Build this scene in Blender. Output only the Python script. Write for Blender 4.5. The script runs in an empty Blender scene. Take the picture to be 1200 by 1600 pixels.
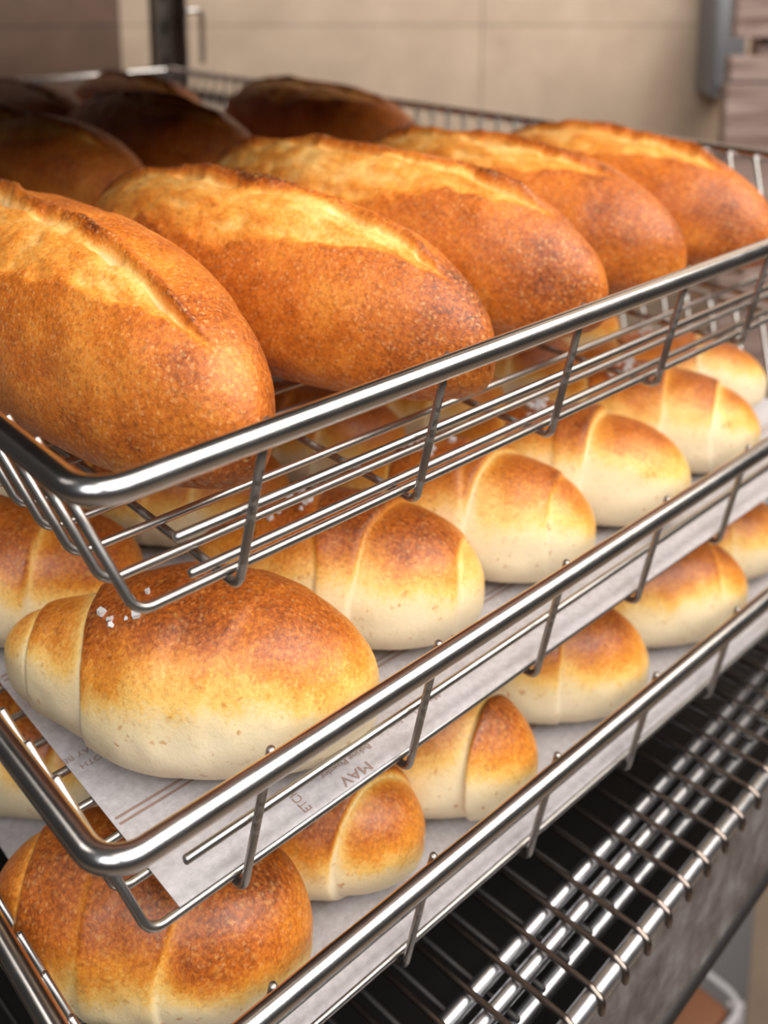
import bpy, math, random
import numpy as np
from mathutils import Vector, Matrix

sc = bpy.context.scene
COL = sc.collection
rad = math.radians

# ------------------------------------------------------------------ camera
TH = rad(47.608)          # angle between viewing direction and the tray fronts (world X)
PITCH = rad(10.449)
CAM = Vector((0.0, 0.0, 1.3))
FW = Vector((math.cos(TH), math.sin(TH), 0.0))
RT = Vector((math.sin(TH), -math.cos(TH), 0.0))
cd = bpy.data.cameras.new('camera')
cam = bpy.data.objects.new('camera', cd)
COL.objects.link(cam)
fwd = FW * math.cos(PITCH) - Vector((0, 0, 1)) * math.sin(PITCH)
upv = Vector((0, 0, 1)) * math.cos(PITCH) + FW * math.sin(PITCH)
cam.matrix_world = Matrix((
    (RT.x, upv.x, -fwd.x, CAM.x),
    (RT.y, upv.y, -fwd.y, CAM.y),
    (RT.z, upv.z, -fwd.z, CAM.z),
    (0, 0, 0, 1)))
cd.sensor_fit = 'VERTICAL'
cd.sensor_height = 36.0
cd.lens = 36.0 * 1615.92 / 1600.0
cd.shift_y = -(800.0 - 238.0) / 1600.0
cd.clip_start = 0.02
cd.dof.use_dof = True
cd.dof.focus_distance = 0.37
cd.dof.aperture_fstop = 7.5
sc.camera = cam

# ------------------------------------------------------------------ light
w = bpy.data.worlds.new('room_light')
sc.world = w
w.use_nodes = True
bg = w.node_tree.nodes['Background']
bg.inputs[0].default_value = (1.0, 0.93, 0.86, 1)
bg.inputs[1].default_value = 0.035


def area(name, loc, target, sx, sy, power, color):
    l = bpy.data.lights.new(name, 'AREA')
    l.shape = 'RECTANGLE'
    l.size, l.size_y = sx, sy
    l.energy = power
    l.color = color
    o = bpy.data.objects.new(name, l)
    COL.objects.link(o)
    o.location = loc
    d = Vector(target) - Vector(loc)
    o.rotation_euler = d.to_track_quat('-Z', 'Y').to_euler()
    return o


area('ceiling_lamp', (0.60, -0.62, 2.45), (0.55, 0.1, 1.0), 2.2, 1.35, 60, (1.0, 0.95, 0.88))
area('shop_window', (0.1, -1.75, 2.85), (0.35, 0.2, 1.05), 2.0, 0.8, 27, (0.80, 0.90, 1.0))
area('back_fill', (-0.75, 1.35, 2.55), (-0.3, 1.6, 1.2), 0.8, 0.8, 7, (1.0, 0.94, 0.86))  # added fill, gives the left rails something bright to reflect
area('left_fill', (-1.5, -0.75, 2.65), (0.25, 0.25, 1.1), 1.2, 1.2, 30, (0.92, 0.96, 1.0))  # added soft fill for the left rails and left loaf sides
area('aisle_lamp', (1.7, -0.2, 2.5), (1.2, 1.35, 1.3), 0.8, 0.8, 9, (1.0, 0.93, 0.84))

sc.view_settings.view_transform = 'Standard'
sc.view_settings.look = 'None'
sc.view_settings.exposure = 0.0
sc.view_settings.gamma = 1.0
sc.view_settings.use_curve_mapping = False


# ------------------------------------------------------------------ helpers
def srgb(r, g, b):
    def f(c):
        c /= 255.0
        return c / 12.92 if c <= 0.04045 else ((c + 0.055) / 1.055) ** 2.4
    return (f(r), f(g), f(b), 1.0)


class NT:
    """small node-tree writer"""
    def __init__(self, name):
        self.m = bpy.data.materials.new(name)
        self.m.use_nodes = True
        self.t = self.m.node_tree
        self.p = self.t.nodes['Principled BSDF']

    def n(self, typ, **kw):
        nd = self.t.nodes.new(typ)
        for k, v in kw.items():
            if k.startswith('_'):
                nd.inputs[k[1:].replace('_', ' ')].default_value = v
            else:
                setattr(nd, k, v)
        return nd

    def l(self, a, ao, b, bi):
        self.t.links.new(a.outputs[ao], b.inputs[bi])

    def ramp(self, stops, interp='LINEAR'):
        r = self.t.nodes.new('ShaderNodeValToRGB')
        r.color_ramp.interpolation = interp
        e = r.color_ramp.elements
        e[0].position, e[0].color = stops[0]
        e[1].position, e[1].color = stops[-1]
        for pos, c in stops[1:-1]:
            q = e.new(pos)
            q.color = c
        return r

    def math(self, op, a=None, b=None, clamp=False):
        nd = self.t.nodes.new('ShaderNodeMath')
        nd.operation = op
        nd.use_clamp = clamp
        for i, v in enumerate((a, b)):
            if v is None:
                continue
            if isinstance(v, (int, float)):
                nd.inputs[i].default_value = v
            else:
                self.t.links.new(v, nd.inputs[i])
        return nd.outputs[0]

    def mix(self, fac, a, b, blend='MIX'):
        nd = self.t.nodes.new('ShaderNodeMix')
        nd.data_type = 'RGBA'
        nd.blend_type = blend
        for sock, v in ((nd.inputs[0], fac), (nd.inputs[6], a), (nd.inputs[7], b)):
            if isinstance(v, (int, float, tuple)):
                sock.default_value = v
            else:
                self.t.links.new(v, sock)
        return nd.outputs[2]

    def set(self, **kw):
        for k, v in kw.items():
            self.p.inputs[k.replace('_', ' ')].default_value = v


def g(v):
    return (v, v, v, 1)


def mat_steel(name, base, rough, spots=0.0, scale=70):
    a = NT(name)
    a.set(Base_Color=base, Metallic=1.0, Roughness=rough)
    co = a.n('ShaderNodeTexCoord')
    nz = a.n('ShaderNodeTexNoise', _Scale=scale, _Detail=3.0)
    a.l(co, 'Object', nz, 'Vector')
    r = a.ramp([(0.3, g(rough * 0.9)), (0.75, g(min(1, rough * 1.15)))])
    a.l(nz, 'Fac', r, 'Fac')
    a.l(r, 'Color', a.p, 'Roughness')
    if spots > 0:
        n2 = a.n('ShaderNodeTexNoise', _Scale=90.0, _Detail=6.0, _Roughness=0.7)
        a.l(co, 'Object', n2, 'Vector')
        r2 = a.ramp([(0.52, g(0)), (0.66, g(spots))])
        a.l(n2, 'Fac', r2, 'Fac')
        c = a.mix(r2.outputs[0], base, srgb(120, 105, 92))
        a.t.links.new(c, a.p.inputs['Base Color'])
        mt = a.math('SUBTRACT', 1.0, r2.outputs[0])
        a.t.links.new(mt, a.p.inputs['Metallic'])
    return a.m


def mat_crust(name, stops, speck_scale, pale_speck, dark_speck, bran, rough, bump, flour=False, grain=0.5):
    """bread crust: the 'bake' attribute says how far the crust is browned"""
    a = NT(name)
    co = a.n('ShaderNodeTexCoord')
    at = a.n('ShaderNodeAttribute', attribute_name='bake')
    n1 = a.n('ShaderNodeTexNoise', _Scale=55.0, _Detail=5.0, _Roughness=0.6)
    a.l(co, 'Object', n1, 'Vector')
    n2 = a.n('ShaderNodeTexNoise', _Scale=speck_scale, _Detail=4.0, _Roughness=0.7)
    a.l(co, 'Object', n2, 'Vector')
    v1 = a.math('MULTIPLY', a.math('SUBTRACT', n1.outputs['Fac'], 0.5), 0.42)
    v2 = a.math('MULTIPLY', a.math('SUBTRACT', n2.outputs['Fac'], 0.5), grain)
    # the fine mottling shows on browned crust, hardly on pale dough
    k = a.math('ADD', a.math('MULTIPLY', at.outputs['Fac'], 0.95), 0.1)
    b = a.math('ADD', at.outputs['Fac'], a.math('MULTIPLY', a.math('ADD', v1, v2), k), clamp=True)
    cr = a.ramp(stops)
    a.t.links.new(b, cr.inputs['Fac'])
    col = cr.outputs[0]
    # pale blisters
    vo = a.n('ShaderNodeTexVoronoi', _Scale=speck_scale * 0.80)
    nq = a.n('ShaderNodeTexNoise', _Scale=speck_scale * 1.1, _Detail=2.0)
    a.l(co, 'Object', nq, 'Vector')
    vq = a.n('ShaderNodeVectorMath', operation='MULTIPLY_ADD')
    a.l(nq, 'Color', vq, 0)
    vq.inputs[1].default_value = (1.6 / speck_scale,) * 3
    a.l(co, 'Object', vq, 2)
    a.l(vq, 'Vector', vo, 'Vector')
    rr = a.ramp([(0.06, g(pale_speck)), (0.5, g(0))])
    a.l(vo, 'Distance', rr, 'Fac')
    cs = a.n('ShaderNodeSeparateColor')
    a.l(vo, 'Color', cs, 'Color')
    pick = a.math('MULTIPLY', a.math('SUBTRACT', cs.outputs[0], 0.22), 1.7, clamp=True)
    spk = a.math('MULTIPLY', rr.outputs[0], pick)
    f1 = a.math('MULTIPLY', spk, a.math('MULTIPLY', at.outputs['Fac'], 1.1, clamp=True))
    col = a.mix(f1, col, srgb(240, 190, 125))
    # dark flecks
    vd = a.n('ShaderNodeTexNoise', _Scale=speck_scale * 0.8, _Detail=1.0)
    mp = a.n('ShaderNodeMapping')
    mp.inputs['Location'].default_value = (3.1, 1.7, 0.4)
    a.l(co, 'Object', mp, 'Vector')
    a.l(mp, 'Vector', vd, 'Vector')
    rd = a.ramp([(0.54, g(0)), (0.68, g(dark_speck))])
    a.l(vd, 'Fac', rd, 'Fac')
    f2 = a.math('MULTIPLY', rd.outputs[0], at.outputs['Fac'])
    col = a.mix(f2, col, srgb(120, 62, 22))
    if bran > 0:
        vb = a.n('ShaderNodeTexVoronoi', _Scale=210.0)
        nw = a.n('ShaderNodeTexNoise', _Scale=300.0, _Detail=1.0)
        a.l(co, 'Object', nw, 'Vector')
        va = a.n('ShaderNodeVectorMath', operation='MULTIPLY_ADD')
        a.l(nw, 'Color', va, 0)
        va.inputs[1].default_value = (0.005, 0.005, 0.005)
        a.l(mp, 'Vector', va, 2)
        a.l(va, 'Vector', vb, 'Vector')
        rb = a.ramp([(0.08, g(bran)), (0.30, g(0))])
        a.l(vb, 'Distance', rb, 'Fac')
        nb = a.n('ShaderNodeTexNoise', _Scale=110.0, _Detail=2.0)
        a.l(co, 'Object', nb, 'Vector')
        rn = a.ramp([(0.45, g(0)), (0.62, g(1))])
        a.l(nb, 'Fac', rn, 'Fac')
        fb = a.math('MULTIPLY', rb.outputs[0], rn.outputs[0])
        col = a.mix(fb, col, srgb(198, 132, 62))
    if flour:
        fa = a.n('ShaderNodeAttribute', attribute_name='flour')
        nf = a.n('ShaderNodeTexNoise', _Scale=420.0, _Detail=3.0)
        a.l(co, 'Object', nf, 'Vector')
        ff = a.math('MULTIPLY', fa.outputs['Fac'], a.math('MULTIPLY', a.math('SUBTRACT', nf.outputs['Fac'], 0.44), 6.0, clamp=True))
        col = a.mix(ff, col, srgb(226, 205, 180))
    a.t.links.new(col, a.p.inputs['Base Color'])
    a.set(Roughness=rough)
    a.p.inputs['Specular IOR Level'].default_value = 0.45
    a.p.inputs['Subsurface Weight'].default_value = 0.0
    nb2 = a.math('ADD', a.math('MULTIPLY', n2.outputs['Fac'], 0.6), a.math('MULTIPLY', spk, 0.12))
    bp = a.n('ShaderNodeBump', _Strength=bump, _Distance=0.0008)
    a.t.links.new(nb2, bp.inputs['Height'])
    a.l(bp, 'Normal', a.p, 'Normal')
    return a.m


M = {}
M['rail'] = mat_steel('polished_steel', srgb(214, 210, 208), 0.23)
M['wire'] = mat_steel('steel_wire', srgb(186, 182, 178), 0.31)
M['floor_wire'] = mat_steel('baked_on_steel_wire', srgb(170, 162, 155), 0.36, 0.8)
M['chrome'] = mat_steel('chrome_wire', srgb(205, 205, 208), 0.33)
M['deck'] = mat_steel('brownish_steel_wire', srgb(128, 116, 108), 0.3)
M['post'] = mat_steel('dull_steel', srgb(150, 140, 132), 0.38)
M['loaf'] = mat_crust('batard_crust', [
    (0.0, srgb(238, 214, 176)), (0.22, srgb(240, 190, 112)), (0.42, srgb(224, 146, 58)),
    (0.62, srgb(200, 108, 31)), (0.82, srgb(160, 78, 22)), (1.0, srgb(88, 40, 14))],
    620.0, 0.55, 0.6, 0.0, 0.44, 0.75, flour=True, grain=1.0)
M['roll'] = mat_crust('roll_crust', [
    (0.0, srgb(240, 219, 184)), (0.22, srgb(242, 214, 162)), (0.40, srgb(243, 192, 104)),
    (0.60, srgb(222, 140, 48)), (0.80, srgb(182, 94, 28)), (1.0, srgb(110, 50, 18))],
    600.0, 0.35, 0.4, 0.85, 0.40, 0.40, grain=0.75)

a = NT('salt')
a.set(Base_Color=srgb(244, 240, 238), Roughness=0.3)
a.p.inputs['Transmission Weight'].default_value = 0.25
M['salt'] = a.m

a = NT('greaseproof_paper')
co = a.n('ShaderNodeTexCoord')
nz = a.n('ShaderNodeTexNoise', _Scale=260.0, _Detail=5.0, _Roughness=0.7)
a.l(co, 'Object', nz, 'Vector')
n2 = a.n('ShaderNodeTexNoise', _Scale=26.0, _Detail=3.0)
a.l(co, 'Object', n2, 'Vector')
r = a.ramp([(0.3, srgb(176, 170, 172)), (0.7, srgb(206, 201, 203))])
a.l(nz, 'Fac', r, 'Fac')
a.l(r, 'Color', a.p, 'Base Color')
a.set(Roughness=0.38)
bp = a.n('ShaderNodeBump', _Strength=0.5, _Distance=0.002)
a.l(n2, 'Fac', bp, 'Height')
a.l(bp, 'Normal', a.p, 'Normal')
M['paper'] = a.m

a = NT('brown_print')
a.set(Base_Color=srgb(158, 132, 122), Roughness=0.5)
M['print'] = a.m


def mat_tile(name, c1, c2, grout, ox, oz, rough):
    a = NT(name)
    co = a.n('ShaderNodeTexCoord')
    mp = a.n('ShaderNodeMapping')
    mp.inputs['Rotation'].default_value = (rad(-90), 0, 0)   # wall Z becomes texture Y
    mp.inputs['Location'].default_value = (ox, oz, 0)
    a.l(co, 'Object', mp, 'Vector')
    sx = a.n('ShaderNodeSeparateXYZ')
    a.l(co, 'Object', sx, 'Vector')
    cx = a.n('ShaderNodeCombineXYZ')
    a.t.links.new(a.math('ADD', sx.outputs[0], ox), cx.inputs[0])
    a.t.links.new(a.math('ADD', sx.outputs[2], oz), cx.inputs[1])
    br = a.n('ShaderNodeTexBrick', offset=0.0, squash=1.0, _Scale=1.0, _Mortar_Size=0.0016, _Mortar_Smooth=0.2, _Bias=0.0)
    br.inputs['Brick Width'].default_value = 0.61
    br.inputs['Row Height'].default_value = 0.305
    br.inputs['Color1'].default_value = g(1)
    br.inputs['Color2'].default_value = g(1)
    br.inputs['Mortar'].default_value = g(0)
    a.t.links.new(cx.outputs[0], br.inputs['Vector'])
    nz = a.n('ShaderNodeTexNoise', _Scale=9.0, _Detail=7.0, _Roughness=0.62, _Distortion=0.6)
    a.l(co, 'Object', nz, 'Vector')
    r = a.ramp([(0.3, c1), (0.7, c2)])
    a.l(nz, 'Fac', r, 'Fac')
    col = a.mix(br.outputs['Color'], grout, r.outputs[0])
    a.t.links.new(col, a.p.inputs['Base Color'])
    a.set(Roughness=rough)
    bp = a.n('ShaderNodeBump', _Strength=0.4, _Distance=0.002)
    a.l(br, 'Color', bp, 'Height')
    a.l(bp, 'Normal', a.p, 'Normal')
    return a.m


M['tile'] = mat_tile('beige_wall_tile', srgb(184, 160, 138), srgb(206, 182, 158), srgb(150, 128, 108), 0.0, -1.195, 0.35)
M['tile_shaded'] = mat_tile('shaded_wall_tile', srgb(92, 70, 58), srgb(112, 88, 74), srgb(64, 46, 38), 0.0, -1.195, 0.35)  # shade over the left wall is put into its tile colour

a = NT('floor_tile')
co = a.n('ShaderNodeTexCoord')
nz = a.n('ShaderNodeTexNoise', _Scale=7.0, _Detail=5.0)
a.l(co, 'Object', nz, 'Vector')
r = a.ramp([(0.3, srgb(112, 96, 82)), (0.7, srgb(132, 115, 98))])
a.l(nz, 'Fac', r, 'Fac')
a.l(r, 'Color', a.p, 'Base Color')
a.set(Roughness=0.45)
M['floor'] = a.m

a = NT('smudged_sheet_steel')
co = a.n('ShaderNodeTexCoord')
nz = a.n('ShaderNodeTexNoise', _Scale=38.0, _Detail=6.0, _Roughness=0.65)
a.l(co, 'Object', nz, 'Vector')
r = a.ramp([(0.32, srgb(104, 96, 94)), (0.5, srgb(140, 133, 130)), (0.72, srgb(180, 176, 174))])
a.l(nz, 'Fac', r, 'Fac')
a.l(r, 'Color', a.p, 'Base Color')
r = a.ramp([(0.3, g(0.34)), (0.7, g(0.55))])
a.l(nz, 'Fac', r, 'Fac')
a.l(r, 'Color', a.p, 'Roughness')
a.set(Metallic=0.65)
bp = a.n('ShaderNodeBump', _Strength=0.3, _Distance=0.004)
a.l(nz, 'Fac', bp, 'Height')
a.l(bp, 'Normal', a.p, 'Normal')
M['sheet'] = a.m


def mat_wood(name, c1, c2, c3):
    a = NT(name)
    co = a.n('ShaderNodeTexCoord')
    mp = a.n('ShaderNodeMapping')
    mp.inputs['Scale'].default_value = (6, 40, 60)
    a.l(co, 'Object', mp, 'Vector')
    nz = a.n('ShaderNodeTexNoise', _Scale=1.0, _Detail=6.0, _Distortion=0.8)
    a.l(mp, 'Vector', nz, 'Vector')
    r = a.ramp([(0.3, c1), (0.52, c2), (0.75, c3)])
    a.l(nz, 'Fac', r, 'Fac')
    a.l(r, 'Color', a.p, 'Base Color')
    a.set(Roughness=0.6)
    return a.m


M['wood'] = mat_wood('weathered_wood', srgb(104, 80, 70), srgb(142, 118, 108), srgb(168, 146, 136))
a = NT('grey_paint')
a.set(Base_Color=srgb(128, 128, 132), Roughness=0.5)
M['grey'] = a.m
a = NT('black_steel')
a.set(Base_Color=srgb(44, 40, 38), Roughness=0.5, Metallic=0.4)
M['black'] = a.m
a = NT('cardboard_brown')
a.set(Base_Color=srgb(120, 74, 46), Roughness=0.6)
M['brown'] = a.m
a = NT('white_label')
a.set(Base_Color=srgb(176, 172, 172), Roughness=0.5)
M['white'] = a.m


def mesh(name, verts, faces, m, parent=None, smooth=True, attrs=None):
    me = bpy.data.meshes.new(name)
    me.from_pydata([tuple(v) for v in verts], [], faces)
    if smooth:
        me.polygons.foreach_set('use_smooth', [True] * len(me.polygons))
    me.materials.append(m)
    for k, v in (attrs or {}).items():
        at = me.attributes.new(k, 'FLOAT', 'POINT')
        at.data.foreach_set('value', np.asarray(v, dtype=np.float32).ravel())
    me.update()
    o = bpy.data.objects.new(name, me)
    COL.objects.link(o)
    if parent is not None:
        o.parent = parent
    return o


def tag(o, label=None, cat=None, group=None, kind=None):
    if label:
        o['label'] = label
    if cat:
        o['category'] = cat
    if group:
        o['group'] = group
    if kind:
        o['kind'] = kind
    return o


def thing(name, label, cat, loc=(0, 0, 0), rz=0.0, group=None):
    o = bpy.data.objects.new(name, None)
    o.empty_display_size = 0.02
    COL.objects.link(o)
    o.location = loc
    o.rotation_euler = (0, 0, rz)
    return tag(o, label, cat, group)


class MB:
    """collects shapes into one mesh"""
    def __init__(self):
        self.v, self.f = [], []

    def add(self, v, f):
        b = len(self.v)
        self.v += [tuple(p) for p in v]
        self.f += [tuple(i + b for i in q) for q in f]
        return self

    def tube(self, path, r, n=10, closed=False, caps=True):
        P = [Vector(p) for p in path]
        N = len(P)
        T = []
        for i in range(N):
            if closed:
                t = P[(i + 1) % N] - P[i - 1]
            else:
                t = P[min(i + 1, N - 1)] - P[max(i - 1, 0)]
            T.append(t.normalized())
        ref = Vector((0, 0, 1)) if abs(T[0].z) < 0.9 else Vector((1, 0, 0))
        nrm = (ref - T[0] * ref.dot(T[0])).normalized()
        vs, fs = [], []
        for i in range(N):
            nrm = (nrm - T[i] * nrm.dot(T[i])).normalized()
            bi = T[i].cross(nrm)
            for k in range(n):
                a_ = 2 * math.pi * k / n
                vs.append(P[i] + (nrm * math.cos(a_) + bi * math.sin(a_)) * r)
        for i in range(N if closed else N - 1):
            j = (i + 1) % N
            for k in range(n):
                k2 = (k + 1) % n
                fs.append((i * n + k, i * n + k2, j * n + k2, j * n + k))
        if not closed and caps:
            for s, idx in ((0, -1), (N - 1, 1)):
                c = len(vs)
                tip = P[s] + T[s] * (idx * r * 0.45)
                ring = []
                for k in range(n):
                    q = vs[s * n + k]
                    ring.append(P[s] + (q - P[s]) * 0.7 + T[s] * (idx * r * 0.35))
                vs += ring
                vs.append(tip)
                for k in range(n):
                    k2 = (k + 1) % n
                    A = (s * n + k, s * n + k2, c + k2, c + k)
                    B = (c + k, c + k2, c + n)
                    fs.append(A if idx > 0 else A[::-1])
                    fs.append(B if idx > 0 else B[::-1])
        return self.add(vs, fs)

    def box(self, x0, x1, y0, y1, z0, z1, bev=0.0):
        if bev <= 0:
            v = [(x, y, z) for z in (z0, z1) for y in (y0, y1) for x in (x0, x1)]
            f = [(0, 2, 3, 1), (4, 5, 7, 6), (0, 1, 5, 4), (2, 6, 7, 3), (0, 4, 6, 2), (1, 3, 7, 5)]
            return self.add(v, f)
        import bmesh
        bm = bmesh.new()
        bmesh.ops.create_cube(bm, size=1.0)
        for q in bm.verts:
            q.co = Vector((x0 + (q.co.x + .5) * (x1 - x0), y0 + (q.co.y + .5) * (y1 - y0), z0 + (q.co.z + .5) * (z1 - z0)))
        bmesh.ops.bevel(bm, geom=list(bm.edges), offset=bev, segments=2, profile=0.5, affect='EDGES')
        bm.verts.index_update()
        v = [tuple(q.co) for q in bm.verts]
        f = [tuple(q.index for q in p.verts) for p in bm.faces]
        bm.free()
        return self.add(v, f)

    def build(self, name, m, parent=None, smooth=True):
        o = mesh(name, self.v, self.f, m, parent, smooth)
        return o


def fillet(pts, r, seg=6, closed=False):
    P = [Vector(p) for p in pts]
    N = len(P)
    out = []
    for i in range(N):
        if not closed and i in (0, N - 1):
            out.append(P[i])
            continue
        A, B, C = P[i - 1], P[i], P[(i + 1) % N]
        u, v = (A - B).normalized(), (C - B).normalized()
        ang = u.angle(v)
        d = min(r / math.tan(ang / 2), (A - B).length * 0.49, (C - B).length * 0.49)
        s, e = B + u * d, B + v * d
        # circular arc from s to e
        rr = d * math.tan(ang / 2)
        c = B + (u + v).normalized() * (rr / math.sin(ang / 2))
        a0, a1 = s - c, e - c
        tot = a0.angle(a1)
        for k in range(seg + 1):
            t = k / seg
            q = (a0 * math.sin((1 - t) * tot) + a1 * math.sin(t * tot)) / math.sin(tot)
            out.append(c + q)
    return out


# ---------------------------------------------------------------- numpy noise
def vnoise(x, y, z, seed=0):
    """smooth value noise in -1..1"""
    x, y, z = np.broadcast_arrays(np.asarray(x, float), np.asarray(y, float), np.asarray(z, float))
    xi, yi, zi = np.floor(x).astype(np.int64), np.floor(y).astype(np.int64), np.floor(z).astype(np.int64)
    fx, fy, fz = x - xi, y - yi, z - zi
    fx, fy, fz = [t * t * (3 - 2 * t) for t in (fx, fy, fz)]

    def h(i, j, k):
        n = (i * 374761393 + j * 668265263 + k * 2147483647 + seed * 974634777) & 0x7fffffff
        n = ((n ^ (n >> 13)) * 1274126177) & 0x7fffffff
        n = (n ^ (n >> 16)) & 0xffff
        return n / 32767.5 - 1.0
    out = 0
    for dx in (0, 1):
        for dy in (0, 1):
            for dz in (0, 1):
                wgt = (fx if dx else 1 - fx) * (fy if dy else 1 - fy) * (fz if dz else 1 - fz)
                out = out + wgt * h(xi + dx, yi + dy, zi + dz)
    return out


def fbm(x, y, z, seed=0, octv=4, gain=0.55):
    s, amp, tot = 0, 1.0, 0
    for o_ in range(octv):
        k = 2.03 ** o_
        s = s + amp * vnoise(x * k + 7.3 * o_, y * k - 3.1 * o_, z * k + 1.7 * o_, seed + o_)
        tot += amp
        amp *= gain
    return s / tot


def sstep(a_, b_, x):
    t = np.clip((x - a_) / (b_ - a_), 0, 1)
    return t * t * (3 - 2 * t)


def grid_faces(nu, nv, flip=False):
    """rings of nv vertices, plus two pole vertices at the end of the list"""
    f = []
    for i in range(nu - 1):
        for k in range(nv):
            k2 = (k + 1) % nv
            q = (i * nv + k, i * nv + k2, (i + 1) * nv + k2, (i + 1) * nv + k)
            f.append(q)
    a_, b_ = nu * nv, nu * nv + 1
    for k in range(nv):
        k2 = (k + 1) % nv
        f.append((a_, k2, k))
        f.append((b_, (nu - 1) * nv + k, (nu - 1) * nv + k2))
    return f


# ------------------------------------------------------------------ setting
def struct(o):
    o['kind'] = 'structure'
    return o


wang = math.atan2(RT.y, RT.x)
wb = MB().box(0.0, 2.4, 0.0, 0.06, 0.0, 2.7).build('wall_back', M['tile'], smooth=False)
wb.location = (0.851, 1.592, 0)
wb.rotation_euler = (0, 0, wang)
struct(wb)
wl = MB().box(-1.6, 0.0, 0.0, 0.06, 0.0, 2.7).build('wall_left', M['tile_shaded'], smooth=False)
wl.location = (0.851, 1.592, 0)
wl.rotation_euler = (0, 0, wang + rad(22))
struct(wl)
fl = MB().box(-2.5, 3.0, -3.0, 2.6, -0.05, 0.0).build('floor', M['floor'], smooth=False)
struct(fl)

# ------------------------------------------------------------------ wire baskets
X0, X1, Y0, Y1 = 0.109, 0.692, 0.233, 1.165
DEP, INS = 0.0535, 0.0205
RR, WR = 0.0042, 0.0016


def make_basket(label, zr, dx=0.0, dy=0.0, rz=0.0):
    t = thing('wire_basket', label, 'basket', (X0 + dx, Y0 + dy, zr), rz, 'steel wire baskets on the rack')
    W, D = X1 - X0, Y1 - Y0
    rim = fillet([(0, 0, 0), (W, 0, 0), (W, D, 0), (0, D, 0)], 0.012, 10, closed=True)
    MB().tube(rim, RR, 20, closed=True).build('rim', M['rail'], t)
    ti = RR + WR * 0.8           # hooks sit against the inside of the rim
    zx, zy = -DEP, -DEP - WR * 2 - 0.0014
    first = None
    n = 44
    for i in range(n):
        y = INS + 0.0005 + i * (D - 2 * INS - 0.012) / (n - 1)
        if first is None:
            p = fillet([(ti, 0.0225, -0.0005), (INS + 0.003, 0, zx), (W - INS - 0.003, 0, zx), (W - ti, 0.0225, -0.0005)], 0.007, 6)
            first = MB().tube(p, WR, 10).build('floor_wire', M['wire'], t)
            first.location = (0, y, 0)
        else:
            o = first.copy()
            COL.objects.link(o)
            o.parent = t
            o.location = (0, y, 0)
    first = None
    for i in range(7):
        x = 0.0575 + i * 0.078
        if first is None:
            p = fillet([(0.004, ti, 0.0012), (0, INS - 0.003, zy), (0, D - INS + 0.003, zy), (0.004, D - ti, 0.0012)], 0.0048, 6)
            first = MB().tube(p, WR, 10).build('cross_wire', M['floor_wire'], t)
            first.location = (x, 0, 0)
        else:
            o = first.copy()
            COL.objects.link(o)
            o.parent = t
            o.location = (x, 0, 0)
    for z, yf, xs in ((-0.0335, 0.0190, 0.0365), (-0.0545, 0.0290, 0.0470)):
        for yy in (yf, D - yf):
            MB().tube([(xs, yy, z), (W / 2, yy, z), (W - xs, yy, z)], WR * 1.05, 12).build('side_wire', M['wire'], t)
    return t


ZT, ZM, ZB = 1.1635, 1.048, 0.9528
make_basket('top wire basket full of long slashed crusty loaves', ZT)
make_basket('middle wire basket of salted rolls, printed paper fully visible at its corner', ZM, 0.001, 0.003, rad(0.5))
make_basket('lowest wire basket of rolls, just above the empty wire shelf', ZB, 0.002, 0.007)

# rack that carries the baskets
rack = thing('display_rack', 'dull steel rack post behind the baskets against the tiled wall', 'rack', (0.40, 1.19, 0))


def post(x, y):
    b = MB()
    b.box(x - 0.02, x + 0.02, y, y + 0.003, 0, 2.0)
    b.box(x + 0.017, x + 0.02, y - 0.024, y + 0.003, 0, 2.0)
    b.box(x - 0.02, x - 0.017, y - 0.010, y + 0.003, 0, 2.0)
    return b


for px in (0.302, -0.332):
    p_ = post(0, 0).build('post', M['post'], rack, smooth=False)
    p_.location = (px, 0.004, 0)
    sl = MB()
    for k in range(40):
        z = 0.08 + k * 0.045
        sl.box(-0.003, 0.003, -0.0015, 0.0, z, z + 0.02)
    s_ = sl.build('slot_row', M['black'], p_, smooth=False)
for z in (ZT - 0.012, ZM - 0.012, ZB - 0.012):
    for sx in (0.302, -0.332):
        s = 1 if sx > 0 else -1
        MB().box(sx - 0.004, sx + 0.004, -0.62, 0.0, z - 0.024, z - 0.010).build('bracket_arm', M['post'], rack, smooth=False)
h = MB()
h.tube(fillet([(0.315, -0.03, 1.238), (0.338, -0.03, 1.238), (0.338, -0.03, 1.17)], 0.006, 5), 0.0035, 10)
h.build('hook', M['rail'], rack)
US = (1.350, 0.352)
MB().box(-0.44, 0.30, US[1] - 1.19, 0.0, US[0], US[0] + 0.02, 0.003).build('shading_shelf', M['black'], rack, smooth=False)  # unseen occluder, widened and blackened to keep the rear loaves in shade

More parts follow.
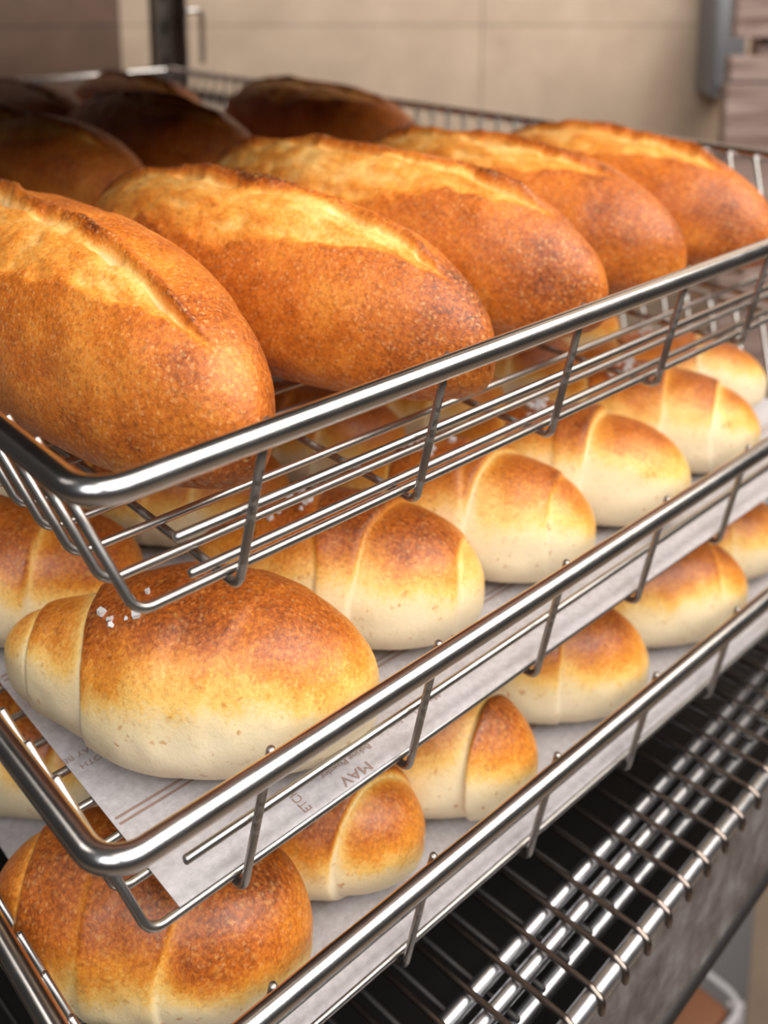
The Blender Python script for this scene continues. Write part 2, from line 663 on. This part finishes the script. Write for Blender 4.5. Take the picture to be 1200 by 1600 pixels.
# ------------------------------------------------------------------ printed paper under the rolls
def paper(label, zr, dx, dy, words):
    t = thing('paper_liner', label, 'paper', (X0 + dx, Y0 + dy, zr - DEP + WR + 0.0002), 0.0, 'printed paper liners')
    W, D = X1 - X0, Y1 - Y0
    nx, ny = 60, 60
    xs = np.linspace(0.0345, W - 0.03, nx)
    ys = np.linspace(0.0212, D - 0.02, ny)
    v = [(x, y, 0.0) for y in ys for x in xs]
    f = [(j * nx + i, j * nx + i + 1, (j + 1) * nx + i + 1, (j + 1) * nx + i) for j in range(ny - 1) for i in range(nx - 1)]
    n0 = len(v)
    v += [(x, y, 0.00025) for x, y, z in v]
    f2 = [tuple(q + n0 for q in p) for p in f]
    f = [p[::-1] for p in f] + f2
    mesh('sheet', v, f, M['paper'], t)
    st = MB()
    for y in (0.0635, 0.0667, 0.165, 0.1682, 0.27, 0.2732):
        st.add([(0.036, y, 0.0004), (W - 0.04, y, 0.0004), (W - 0.04, y + 0.0013, 0.0004), (0.036, y + 0.0013, 0.0004)], [(0, 1, 2, 3)])
    st.build('printed_stripe', M['print'], t, smooth=False)
    for (txt, x, y, size, rot) in words:
        cu = bpy.data.curves.new('lettering', 'FONT')
        cu.body = txt
        cu.size = size
        tmp = bpy.data.objects.new('lettering', cu)
        COL.objects.link(tmp)
        dg = bpy.context.evaluated_depsgraph_get()
        me = bpy.data.meshes.new_from_object(tmp.evaluated_get(dg))
        bpy.data.objects.remove(tmp)
        me.materials.clear()
        me.materials.append(M['print'])
        o = bpy.data.objects.new('lettering', me)
        COL.objects.link(o)
        o.parent = t
        o.location = (x, y, 0.0005)
        o.rotation_euler = (0, 0, rad(rot))
    return t


WORDS = [('BOTH', 0.0492, 0.0997, 0.0042, 180), ('WAY BE', 0.0492, 0.1062, 0.0042, 180),
         ('More Than Just', 0.1680, 0.0355, 0.0046, 180), ('Baking Powder', 0.1275, 0.0335, 0.0041, 180),
         ('ETCH', 0.0915, 0.0228, 0.0050, 90), ('MAV', 0.121, 0.0270, 0.0070, 180)]
paper('printed paper lining the middle basket, lettering showing at the front corner', ZM, 0.001, 0.003, WORDS)
paper('printed paper lining the lowest basket under its rolls', ZB, 0.002, 0.007, [])


# ------------------------------------------------------------------ bread
def make_loaf(label, x, y, z, yaw, L, W, Hh, seed, slash=(90, -0.78, 0.72), bloom=44, slope=-2, dark=0.0, nu=240, nv=220, name='batard_loaf', group='crusty loaves in the top basket'):
    """long crusty loaf; +X end is the front tip; phi 0 = side facing the camera, 90 = top"""
    t = np.linspace(0, 1, nu)
    u = -np.cos(t * math.pi) * 0.9995
    u = 0.6 * u + 0.4 * (2 * t - 1) * 0.9995
    ph = np.linspace(0, 2 * math.pi, nv, endpoint=False)
    U, P = np.meshgrid(u, ph, indexing='ij')
    pd = np.degrees(P)
    r = np.clip(1 - np.abs(U) ** 2.25, 0, 1) ** 0.62
    rh = np.clip(1 - np.abs(U) ** 2.8, 0, 1) ** 0.55
    cy, sz = np.cos(P), np.sin(P)
    # body: dome above, flattened belly below
    w_ = np.sign(cy) * np.abs(cy) ** 0.92
    up = np.clip(sz, 0, 1) ** 0.95
    dn = np.clip(-sz, 0, 1) ** 0.75
    zc = 0.38
    Yb = r * W / 2 * w_
    Zb = Hh * (zc + (1 - zc) * rh * up - zc * np.minimum(1, r ** 0.45) * dn)
    Zb = np.maximum(Zb, 0.0)
    Xb = U * L / 2
    # lumpy hand-shaped body
    nlow = fbm(Xb * 26 + seed * 3.1, Yb * 26, Zb * 26, seed, 3)
    nrm_y = w_ * np.ones_like(U)
    nrm_z = np.where(sz > 0, sz, 0.2 * sz)
    d = 0.0022 * nlow
    # slash and bloom
    a0, s0, s1 = slash
    wob = 7 * fbm(U * 3.0, 0 * U, 0 * U + seed, seed + 3, 3)
    path = a0 + wob + slope * U + 1.3 * fbm(U * 15, 0 * U, 0 * U + seed, seed + 4, 3)
    mask_u = sstep(s0 - 0.12, s0 + 0.05, U) * (1 - sstep(s1 - 0.12, s1 + 0.10, U))
    taper = np.clip((s1 + 0.06 - U) / 0.75, 0.0, 1) ** 0.6 * np.clip((U - s0 + 0.1) / 0.4, 0, 1) ** 0.6
    bw = bloom * taper + 0.1
    jag = 6 * fbm(U * 13, pd * 0.0, 0 * U + seed * 2.0, seed + 5, 4)
    q = (path - pd)                       # >0 towards the camera side
    inb = sstep(-1.0, 1.5, q) * (1 - sstep(bw * 0.86 + jag, bw * 1.06 + jag, q)) * mask_u
    edge = np.exp(-((q - bw - jag) / 3.0) ** 2) * mask_u * sstep(-0.2, .5, taper)
    nstreak = fbm(Xb * 90 + seed, q * 0.16, 0 * U, seed + 9, 4)
    nmid = fbm(Xb * 150, Yb * 150, Zb * 150, seed + 11, 3)
    gap = fbm(U * 9 + seed, 0 * U, 0 * U, seed + 13, 4)
    crack = np.exp(-((q - 2.4) / (3.0 + 2.0 * gap)) ** 2) * mask_u * sstep(-0.45, 0.25, gap)
    lip = np.exp(-((q + 2.6) / 3.4) ** 2) * mask_u * sstep(0.0, .4, taper) * (0.55 + 0.9 * np.clip(fbm(U * 4 + seed, 0 * U, 0 * U, seed + 15, 3) + 0.2, -0.4, 0.8))
    d = d - 0.0016 * inb * (0.5 + 0.5 * np.clip(q / (bw + 1), 0, 1)) + 0.0011 * inb * nstreak + 0.0007 * inb * nmid
    d = d - 0.0062 * crack + 0.0056 * lip + 0.0006 * edge
    d = d + 0.00025 * fbm(Xb * 420, Yb * 420, Zb * 420, seed + 21, 2)
    Y = Yb + d * nrm_y
    Z = np.maximum(Zb + d * nrm_z, 0.0)
    bend = fbm(U * 0.9 + seed, 0 * U, 0 * U, seed + 31, 2) * 0.004
    Y = Y + bend
    # how far each spot is browned
    pat = fbm(Xb * 38 + seed, Yb * 38, Zb * 38, seed + 41, 4)
    hgt = Zb / Hh
    bake = 0.63 + 0.30 * pat + 0.06 * sstep(0.3, 0.9, hgt) + dark
    bake = bake + 0.10 * sstep(0.55, 0.95, U) - 0.10 * (1 - sstep(0.02, 0.25, hgt))
    bk_bloom = 0.36 + 0.26 * nstreak + 0.16 * pat + 0.10 * np.clip(q / (bw + 1), 0, 1)
    bake = bake * (1 - 0.92 * inb) + bk_bloom * 0.92 * inb
    bake = bake + 0.32 * lip + 0.10 * edge * pat
    bake = bake * (1 - 0.85 * crack) + 0.03 * crack
    bake = np.clip(bake, 0, 1)
    flour = (1 - sstep(0.04, 0.26, hgt)) * (0.5 + 0.5 * sstep(0.2, 0.8, np.abs(U)))
    V = np.stack([Xb, -Y, Z], -1).reshape(-1, 3)
    V = np.vstack([V, [[-L / 2, 0, Hh * zc], [L / 2, 0, Hh * zc]]])
    f = [p[::-1] for p in grid_faces(nu, nv)]
    ex = lambda A: np.append(A.ravel(), [0.6 + dark, 0.6 + dark])
    o = mesh(name, V, f, M['loaf'], None, True, {'bake': ex(bake), 'flour': np.append(flour.ravel(), [0, 0])})
    o.location = (x, y, z)
    o.rotation_euler = (0, 0, yaw)
    tag(o, label, 'bread', group)
    return o


def roll_geom(L, W, Hh, seed, creases, core=0.0, nu=200, nv=180, brown=0.0, taper=0.0, bend=0.0):
    """rolled-up dough: creases = [(u, strength, skew)], segments step down away from the core"""
    t = np.linspace(0, 1, nu)
    u = 0.55 * (-np.cos(t * math.pi)) + 0.45 * (2 * t - 1)
    u = u * 0.9995
    ph = np.linspace(0, 2 * math.pi, nv, endpoint=False)
    U, P = np.meshgrid(u, ph, indexing='ij')
    cy, sz = np.cos(P), np.sin(P)
    r = np.clip(1 - np.abs(U) ** 2.3, 0, 1) ** 0.5
    r = r * (1 - taper * sstep(-0.05, 0.72, -U))
    zc = 0.42
    up = np.clip(sz, 0, 1) ** 0.95
    dn = np.clip(-sz, 0, 1) ** 0.8
    w_ = np.sign(cy) * np.abs(cy) ** 0.95
    wob = 0.035 * fbm(P * 1.1, U * 2.0, 0 * U + seed, seed + 2, 2)
    scale = np.ones_like(U)
    pale = np.zeros_like(U)
    notch = np.zeros_like(U)
    edge_hi = np.zeros_like(U)
    for (uc, st, skew) in creases:
        wv = U + skew * cy + wob - uc
        side = 1.0 if uc >= core else -1.0
        dd = wv * side                      # >0 outside the crease (towards the nearer end)
        wd_ = 0.012 + 0.05 * max(0.0, 0.6 - st)
        scale = scale * (1 - 0.085 * st * sstep(-wd_, wd_ * 1.5, dd) * np.exp(-np.clip(dd, 0, 9) / 0.42))
        scale = scale * (1 + 0.010 * st * np.exp(-((dd + 0.045) / 0.05) ** 2))
        notch = notch + st * min(1, st * 1.5) * np.exp(-((dd - 0.006) / 0.011) ** 2)
        pale = np.maximum(pale, min(1, st) ** 1.4 * sstep(-0.014, 0.006, dd) * np.exp(-np.clip(dd - 0.01, 0, 9) / (0.060 * (0.45 + st * 0.7))))
        edge_hi = np.maximum(edge_hi, st * np.exp(-((dd + 0.03) / 0.02) ** 2))
    Xb = U * L / 2
    Yb = r * W / 2 * w_ * scale
    Zb = Hh * (zc + (1 - zc) * r * up * scale - zc * np.minimum(1, r ** 0.5) * dn)
    low = fbm(Xb * 34 + seed * 2.7, Yb * 34, Zb * 34, seed, 3)
    mid = fbm(Xb * 130 + seed, Yb * 130, Zb * 130, seed + 4, 3)
    d = 0.0016 * low + 0.00022 * mid - 0.0011 * notch * sstep(-0.3, 0.3, sz)
    Y = Yb + d * w_
    Z = np.maximum(Zb + d * np.where(sz > 0, sz, 0.15 * sz), 0.0)
    Y = Y + bend * np.clip(-U, 0, 1) ** 1.6
    hgt = Zb / Hh
    pat = fbm(Xb * 30 + seed, Yb * 30, Zb * 30, seed + 41, 4)
    drip = fbm(Xb * 120 + seed, hgt * 2.0, 0 * U, seed + 51, 3)
    hrel = Zb / (Hh * (zc + (1 - zc) * r * scale))
    hgt = 0.42 * hgt + 0.58 * hrel
    base = sstep(0.41, 0.98, hgt + 0.12 * pat + 0.05 * drip + brown)
    bake = 0.05 + 0.80 * base + 0.12 * pat * base
    bake = bake * (0.72 + 0.28 * sstep(0.15, 0.75, r))
    bake = bake * (1 - 0.84 * np.clip(pale, 0, 1) * (0.75 + 0.25 * (1 - base)))
    bake = bake + 0.06 * edge_hi * base
    bake = np.clip(bake, 0, 1)
    V = np.stack([Xb, Y, Z], -1)
    Vf = np.vstack([V.reshape(-1, 3), [[-L / 2, bend, Hh * zc], [L / 2, 0, Hh * zc]]])
    return V, Vf, np.append(bake.ravel(), [0.15, 0.15]), u, ph


def make_roll(label, x, y, z, yaw, L, W, Hh, seed, creases, salt, group, core=0.0, brown=0.0, res=(200, 180), name='salted_roll', taper=0.0, bend=0.0):
    V, Vf, bake, u, ph = roll_geom(L, W, Hh, seed, creases, core, res[0], res[1], brown, taper, bend)
    t = thing(name, label, 'bread', (x, y, z), yaw, group)
    mesh('roll_body', Vf, grid_faces(*res), M['roll'], t, True, {'bake': bake})
    if salt:
        rnd = random.Random(seed)
        mb = MB()
        for k in range(salt[0]):
            uc = salt[1] + rnd.gauss(0, 0.075)
            an = math.pi / 2 + salt[2] + rnd.gauss(0, 0.20)
            i = int(np.argmin(np.abs(u - uc)))
            j = int(np.argmin(np.abs(ph - an)))
            c = Vector(V[i, j])
            s = rnd.uniform(0.0010, 0.0022)
            crystal(mb, c + Vector((0, 0, s * 0.5)), s, rnd)
        mb.build('salt_topping', M['salt'], t, smooth=False)
    return t


def crystal(mb, c, s, rnd):
    ax = Vector((rnd.uniform(-1, 1), rnd.uniform(-1, 1), rnd.uniform(-1, 1))).normalized()
    R = Matrix.Rotation(rnd.uniform(0, 6.28), 3, ax)
    vs = []
    for z in (-1, 1):
        for k in range(5):
            a_ = k * 2 * math.pi / 5 + rnd.uniform(-.25, .25)
            q = rnd.uniform(0.7, 1.1)
            vs.append(c + R @ Vector((math.cos(a_) * q * s, math.sin(a_) * q * s, z * s * rnd.uniform(.55, .9))))
    fs = [(4, 3, 2, 1, 0), (5, 6, 7, 8, 9)] + [(k, (k + 1) % 5, 5 + (k + 1) % 5, 5 + k) for k in range(5)]
    mb.add(vs, fs)


zt = ZT - DEP + WR + 0.0004
make_loaf('front loaf at the left corner of the top basket, wide pale torn slash', 0.1815, 0.407, zt, rad(-87.8), 0.290, 0.089, 0.087, 11, (88, -0.98, 0.80), 44, slope=-12)
make_loaf('second front loaf from the left, floury tip over the rail', 0.2827, 0.4026, zt, rad(-85.1), 0.285, 0.089, 0.083, 23, (88, -0.95, 0.80), 52, slope=2)
make_loaf('third front loaf from the left, curved slash ending in a pale hook', 0.3745, 0.4200, zt, rad(-83.5), 0.297, 0.087, 0.087, 37, (86, -0.95, 0.74), 50, slope=0)
make_loaf('fourth front loaf from the left with curled ear near its tip', 0.4745, 0.4188, zt, rad(-88.0), 0.266, 0.088, 0.080, 51, (88, -0.90, 0.62), 50, slope=0)
make_loaf('front loaf furthest right, against the wire side of the top basket', 0.563, 0.3975, zt, rad(-92), 0.245, 0.086, 0.077, 64, (92, -0.9, 0.70), 46, slope=0)
rows = [('shadowed loaf behind the corner loaf, at the left picture edge', 0.195, 0.700, -86, 71),
        ('shadowed loaf with light rounded tip, behind the second front loaf', 0.313, 0.732, -82, 83),
        ('shadowed loaf beside the dark hollow, behind the third front loaf', 0.432, 0.755, -85, 95),
        ('dim brown loaf behind the two furthest right front loaves', 0.603, 0.755, -87, 111)]
for lab, x, y, yw, sd in rows:
    make_loaf(lab, x, y, zt, rad(yw), 0.27, 0.088, 0.078, sd, (86, -0.9, 0.7), 46, nu=120, nv=110)
rows = [('furthest back loaf at the left edge of the top basket', 0.215, 1.02, -85, 121),
        ('furthest back loaf, second from the left', 0.325, 1.01, -84, 133),
        ('furthest back loaf in front of the steel post', 0.435, 1.02, -86, 141),
        ('furthest back loaf in the right rear corner', 0.555, 1.01, -87, 152)]
for lab, x, y, yw, sd in rows:
    make_loaf(lab, x, y, zt, rad(yw), 0.25, 0.086, 0.066, sd, (86, -0.9, 0.7), 46, nu=100, nv=90)

zm = ZM - DEP + WR + 0.0006
zb = ZB - DEP + WR + 0.0006
GM, GB = 'salted rolls in the middle basket', 'rolls in the lowest basket'
mids = [
    ('large front roll at the left corner of the middle basket', 0.1855, 0.3195, -49.5, 0.1540, 0.0755, 0.0685, 201,
     [(-0.80, .8, .03), (-0.46, 1.15, .05), (0.10, .10, -.10), (0.46, .18, -.24)], (7, -0.26, 0.42), -0.1, 0.02),
    ('second front roll of the middle basket, small folded end at right', 0.2768, 0.3350, -53, 0.1355, 0.0740, 0.0620, 212,
     [(-0.55, .8, .05), (-0.1, .5, .05), (0.34, .6, -.16), (0.84, .7, .0)], (12, -0.25, 0.0), 0.0, 0.0),
    ('third front roll of the middle basket with arching pale crease', 0.3564, 0.333, -60, 0.137, 0.0725, 0.0625, 223,
     [(-0.5, .8, .05), (0.05, .35, .05), (0.26, .95, -.14), (0.72, .5, -.02)], (14, -0.25, 0.0), 0.0, -0.05),
    ('fourth front roll of the middle basket, broad cream band across it', 0.436, 0.328, -58, 0.1357, 0.071, 0.0605, 234,
     [(-0.5, .8, .05), (-.05, .4, .0), (0.25, 1.2, -.08)], (14, -0.2, 0.0), 0.0, -0.05),
    ('fifth front roll of the middle basket, behind the top basket wires', 0.5195, 0.332, -58, 0.1357, 0.071, 0.0605, 245,
     [(-0.5, .8, .05), (0.18, .7, -.05), (0.62, .9, -.05)], (14, -0.2, 0.0), 0.0, -0.05),
    ('sixth front roll of the middle basket at its right end', 0.5965, 0.3665, -50, 0.135, 0.0705, 0.0520, 256,
     [(-0.5, .8, .05), (0.30, 1.1, -.05)], (10, -0.2, 0.0), 0.0, -0.05)]
for lab, x, y, yw, L, W, Hh, sd, cr, salt, core, br in mids:
    make_roll(lab, x, y, zm, rad(yw), L, W, Hh + 0.0015, sd, cr, salt, GM, core, br, taper=0.27 if sd == 201 else 0.08, bend=0.008 if sd == 201 else 0.0)
back = [('brown roll behind the large corner roll of the middle basket', 0.160, 0.440, -40),
        ('second row roll behind the second front roll', 0.262, 0.458, -55),
        ('second row roll seen under the second loaf tip', 0.352, 0.462, -58),
        ('second row roll behind the fourth front roll', 0.437, 0.460, -58),
        ('second row roll behind the fifth front roll', 0.520, 0.466, -58),
        ('second row roll near the right end of the middle basket', 0.603, 0.490, -55),
        ]
for k, (lab, x, y, yw) in enumerate(back):
    make_roll(lab, x, y, zm, rad(yw), 0.134, 0.071, 0.060, 301 + 11 * k, [(-0.5, .8, .05), (0.0, .4, 0), (0.4, .8, -.06)], (8, -.2, 0), GM, res=(120, 100), brown=0.14)
back = [('third row roll at the left side of the middle basket', 0.175, 0.575, -48),
        ('third row roll, second from the left, middle basket', 0.275, 0.590, -55),
        ('third row roll in the centre of the middle basket', 0.365, 0.592, -58),
        ('third row roll right of centre in the middle basket', 0.455, 0.592, -58),
        ('third row roll towards the right end of the middle basket', 0.540, 0.600, -58)]
for k, (lab, x, y, yw) in enumerate(back):
    make_roll(lab, x, y, zm, rad(yw), 0.134, 0.071, 0.060, 401 + 11 * k, [(-0.5, .8, .05), (0.0, .4, 0), (0.4, .8, -.06)], None, GM, res=(100, 80))
lows = [
    ('large dark brown front roll at the left corner of the lowest basket', 0.1665, 0.3195, -50, 0.130, 0.0745, 0.0650, 501,
     [(-0.72, .6, .05), (-0.28, .3, .05), (0.02, .16, -.16), (0.46, .52, -.24)], None, -0.1, 0.20),
    ('second front roll of the lowest basket, brown top and torn seam', 0.2395, 0.3260, -55, 0.124, 0.066, 0.0580, 512,
     [(-0.7, .8, .05), (-0.30, .7, -.10), (0.66, 1.0, -.22)], None, 0.0, 0.20),
    ('third front roll of the lowest basket with wide pale seam at left', 0.3025, 0.3215, -53, 0.1349, 0.067, 0.0630, 523,
     [(-0.7, .8, .05), (0.66, 1.5, -.14)], None, 0.9, 0.04),
    ('fourth front roll of the lowest basket, dusky top', 0.395, 0.3209, -47, 0.1349, 0.0710, 0.0640, 534,
     [(-0.5, .8, .05), (0.30, .6, -.05)], None, 0.0, 0.04),
    ('fifth front roll of the lowest basket with dark domed top', 0.4930, 0.3147, -38, 0.134, 0.0730, 0.0630, 545,
     [(-0.48, 1.0, .05), (0.66, .6, -.02)], None, 0.0, 0.05),
    ('sixth front roll of the lowest basket, cut by the picture edge', 0.572, 0.3287, -41, 0.135, 0.0710, 0.0550, 556,
     [(-0.5, .8, .05), (0.3, .5, 0)], None, 0.0, 0.0)]
for lab, x, y, yw, L, W, Hh, sd, cr, salt, core, br in lows:
    make_roll(lab, x, y, zb, rad(yw), L, W, Hh, sd, cr, salt, GB, core, br, name='baked_roll')
back = [('dim roll behind the corner roll of the lowest basket', 0.172, 0.445, -50),
        ('second row roll behind the second front roll of the lowest basket', 0.262, 0.452, -55),
        ('second row roll behind the third front roll of the lowest basket', 0.352, 0.455, -53),
        ('second row roll behind the fourth front roll of the lowest basket', 0.440, 0.455, -50)]
for k, (lab, x, y, yw) in enumerate(back):
    make_roll(lab, x, y, zb, rad(yw), 0.132, 0.071, 0.054, 601 + 11 * k, [(-0.5, .8, .05), (0.0, .4, 0), (0.4, .8, -.06)], None, GB, res=(100, 80), name='baked_roll', brown=.05)

# ------------------------------------------------------------------ empty wire shelf on its steel base, front right
ZS = 0.872
sh = thing('wire_shelf', 'empty chrome wire shelf below the lowest basket, bare wires and front rods', 'shelf', (0.3045, 0.2092, ZS), rad(3.5))
xa, xb = -0.36, 0.50
for nm, yy, zz, rr in (('front_rod', 0.001, -0.0035, 0.0042), ('rod', 0.0278, -0.0040, 0.0036), ('rod', 0.0388, -0.0040, 0.0036),
                       ('rod', 0.0250, -0.0200, 0.0036), ('rod', 0.0455, -0.0200, 0.0026), ('rod', 0.30, -0.0040, 0.0036), ('rod', 0.60, -0.0040, 0.0036)):
    MB().tube([(xa, yy, zz), ((xa + xb) / 2, yy, zz), (xb, yy, zz)], rr, 12).build(nm, M['chrome'], sh)
first = None
for i in range(int((xb - xa) / 0.0187)):
    x = xa + 0.012 + i * 0.0187
    if first is None:
        p = fillet([(0, -0.0035, -0.0075), (0, -0.0045, -0.001), (0, 0.002, 0.0014), (0, 0.72, 0.0014)], 0.003, 4)
        first = MB().tube(p, 0.0015, 8).build('deck_wire', M['deck'], sh)
        first.location = (x, 0, 0)
    else:
        o = first.copy()
        COL.objects.link(o)
        o.parent = sh
        o.location = (x, 0, 0)
first = None
for i in range(int((xb - xa) / 0.0187)):
    x = xa + 0.0095 + i * 0.0187
    if first is None:
        first = MB().tube([(0, 0.0235, -0.0155), (0, 0.4, -0.0155), (0, 0.72, -0.0155)], 0.0014, 8).build('lower_wire', M['black'], sh)
        first.location = (x, 0, 0)
    else:
        o = first.copy()
        COL.objects.link(o)
        o.parent = sh
        o.location = (x, 0, 0)

base = thing('steel_base', 'smudged grey sheet steel base under the empty wire shelf', 'cabinet', (0.3045, 0.2092, 0.0), rad(3.5))
b = MB()
b.box(xa, xb, 0.001, 0.004, 0.795, ZS - 0.0085)
b.build('apron', M['sheet'], base, smooth=False)
b = MB().box(xa, xb, 0.0045, 0.74, 0.795, 0.800)
b.box(xa, xb, 0.737, 0.74, 0.8005, ZS - 0.03)
b.build('drip_pan', M['black'], base, smooth=False)
MB().tube([(xa, 0.003, 0.795), (0, 0.003, 0.795), (xb, 0.003, 0.795)], 0.0045, 12).build('lower_edge', M['black'], base)
for x in (xa + 0.03, xb - 0.03):
    MB().box(x - 0.02, x + 0.02, 0.66, 0.70, 0.0, 0.796, 0.002).build('leg', M['post'], base, smooth=False)

# ------------------------------------------------------------------ background, lower right
cr = thing('floor_crate', 'pale slatted crate of brown packets on the floor below the steel base', 'crate', (0.827, 0.384, 0.0))
b = MB()
cx0, cy1, ch = -0.40, 0.40, 0.30
b.tube(fillet([(0, 0, ch), (0, cy1, ch), (cx0, cy1, ch), (cx0, 0, ch)], 0.02, 5, closed=True), 0.0042, 10, closed=True)
b.build('rim', M['white'], cr)
b = MB()
for k in range(4):
    z0 = 0.012 + k * 0.068
    b.box(-0.004, 0.0, 0.012, cy1 - 0.012, z0, z0 + 0.05)
    b.box(cx0, cx0 + 0.004, 0.012, cy1 - 0.012, z0, z0 + 0.05)
    b.box(cx0 + 0.012, -0.012, 0.0, 0.004, z0, z0 + 0.05)
    b.box(cx0 + 0.012, -0.012, cy1 - 0.004, cy1, z0, z0 + 0.05)
for x in (cx0, -0.012):
    for y in (0.0, cy1 - 0.012):
        b.box(x, x + 0.012, y, y + 0.012, 0.0, ch)
b.box(cx0, 0, 0, cy1, 0.004, 0.010)
b.build('slatted_side', M['white'], cr, smooth=False)
for k, (x, y, lab) in enumerate(((0.780, 0.432, 'brown packet at the front right of the floor crate'),
                                 (0.780, 0.535, 'brown packet further back in the floor crate'),
                                 (0.690, 0.45, 'brown packet at the left in the floor crate'))):
    pk = thing('packet', lab, 'packet', (x, y, 0.0115), 0.0, 'packets in the floor crate')
    MB().box(-0.037, 0.037, -0.040, 0.040, 0, 0.285, 0.008).build('wrapper', M['brown'], pk)
    MB().box(-0.020, 0.020, -0.0405, -0.0402, 0.08, 0.2).build('label_patch', M['white'], pk, smooth=False)
bn = thing('grey_bin', 'tall grey bin standing behind the floor crate', 'bin', (0.945, 0.62, 0.0))
b = MB().box(-0.08, 0.08, -0.15, 0.15, 0.0, 0.70, 0.006)
b.build('bin_body', M['grey'], bn)
MB().box(-0.084, 0.084, -0.154, 0.154, 0.701, 0.73, 0.006).build('lid', M['grey'], bn)

# ------------------------------------------------------------------ background, upper right
def at(lat, dist, z=0.0):
    p = RT * lat + FW * dist
    return (p.x, p.y, z)


wd = thing('wooden_rack', 'weathered wooden board rack at the right picture edge', 'rack', at(0.47, 1.40), wang)
for z0, z1, xo in ((1.199, 1.34, 0.004), (1.139, 1.1735, 0.0), (0.92, 1.1365, -0.004), (0.66, 0.86, 0.0)):
    MB().box(xo, 0.62, 0.0, 0.022, z0, z1, 0.002).build('board', M['wood'], wd, smooth=False)
for x in (0.045, 0.55):
    MB().box(x, x + 0.04, 0.0225, 0.06, 0.0, 1.34, 0.002).build('post', M['wood'], wd, smooth=False)
gp = thing('grey_cabinet', 'flat grey cabinet hung on the tiled wall beside the wooden rack', 'cabinet', at(0.526, 1.66), wang)
MB().box(0, 0.055, 0.0, 0.080, 1.085, 1.75, 0.003).build('cabinet_body', M['grey'], gp, smooth=False)
MB().box(0.004, 0.051, -0.006, -0.0005, 1.10, 1.73, 0.002).build('door', M['grey'], gp, smooth=False)
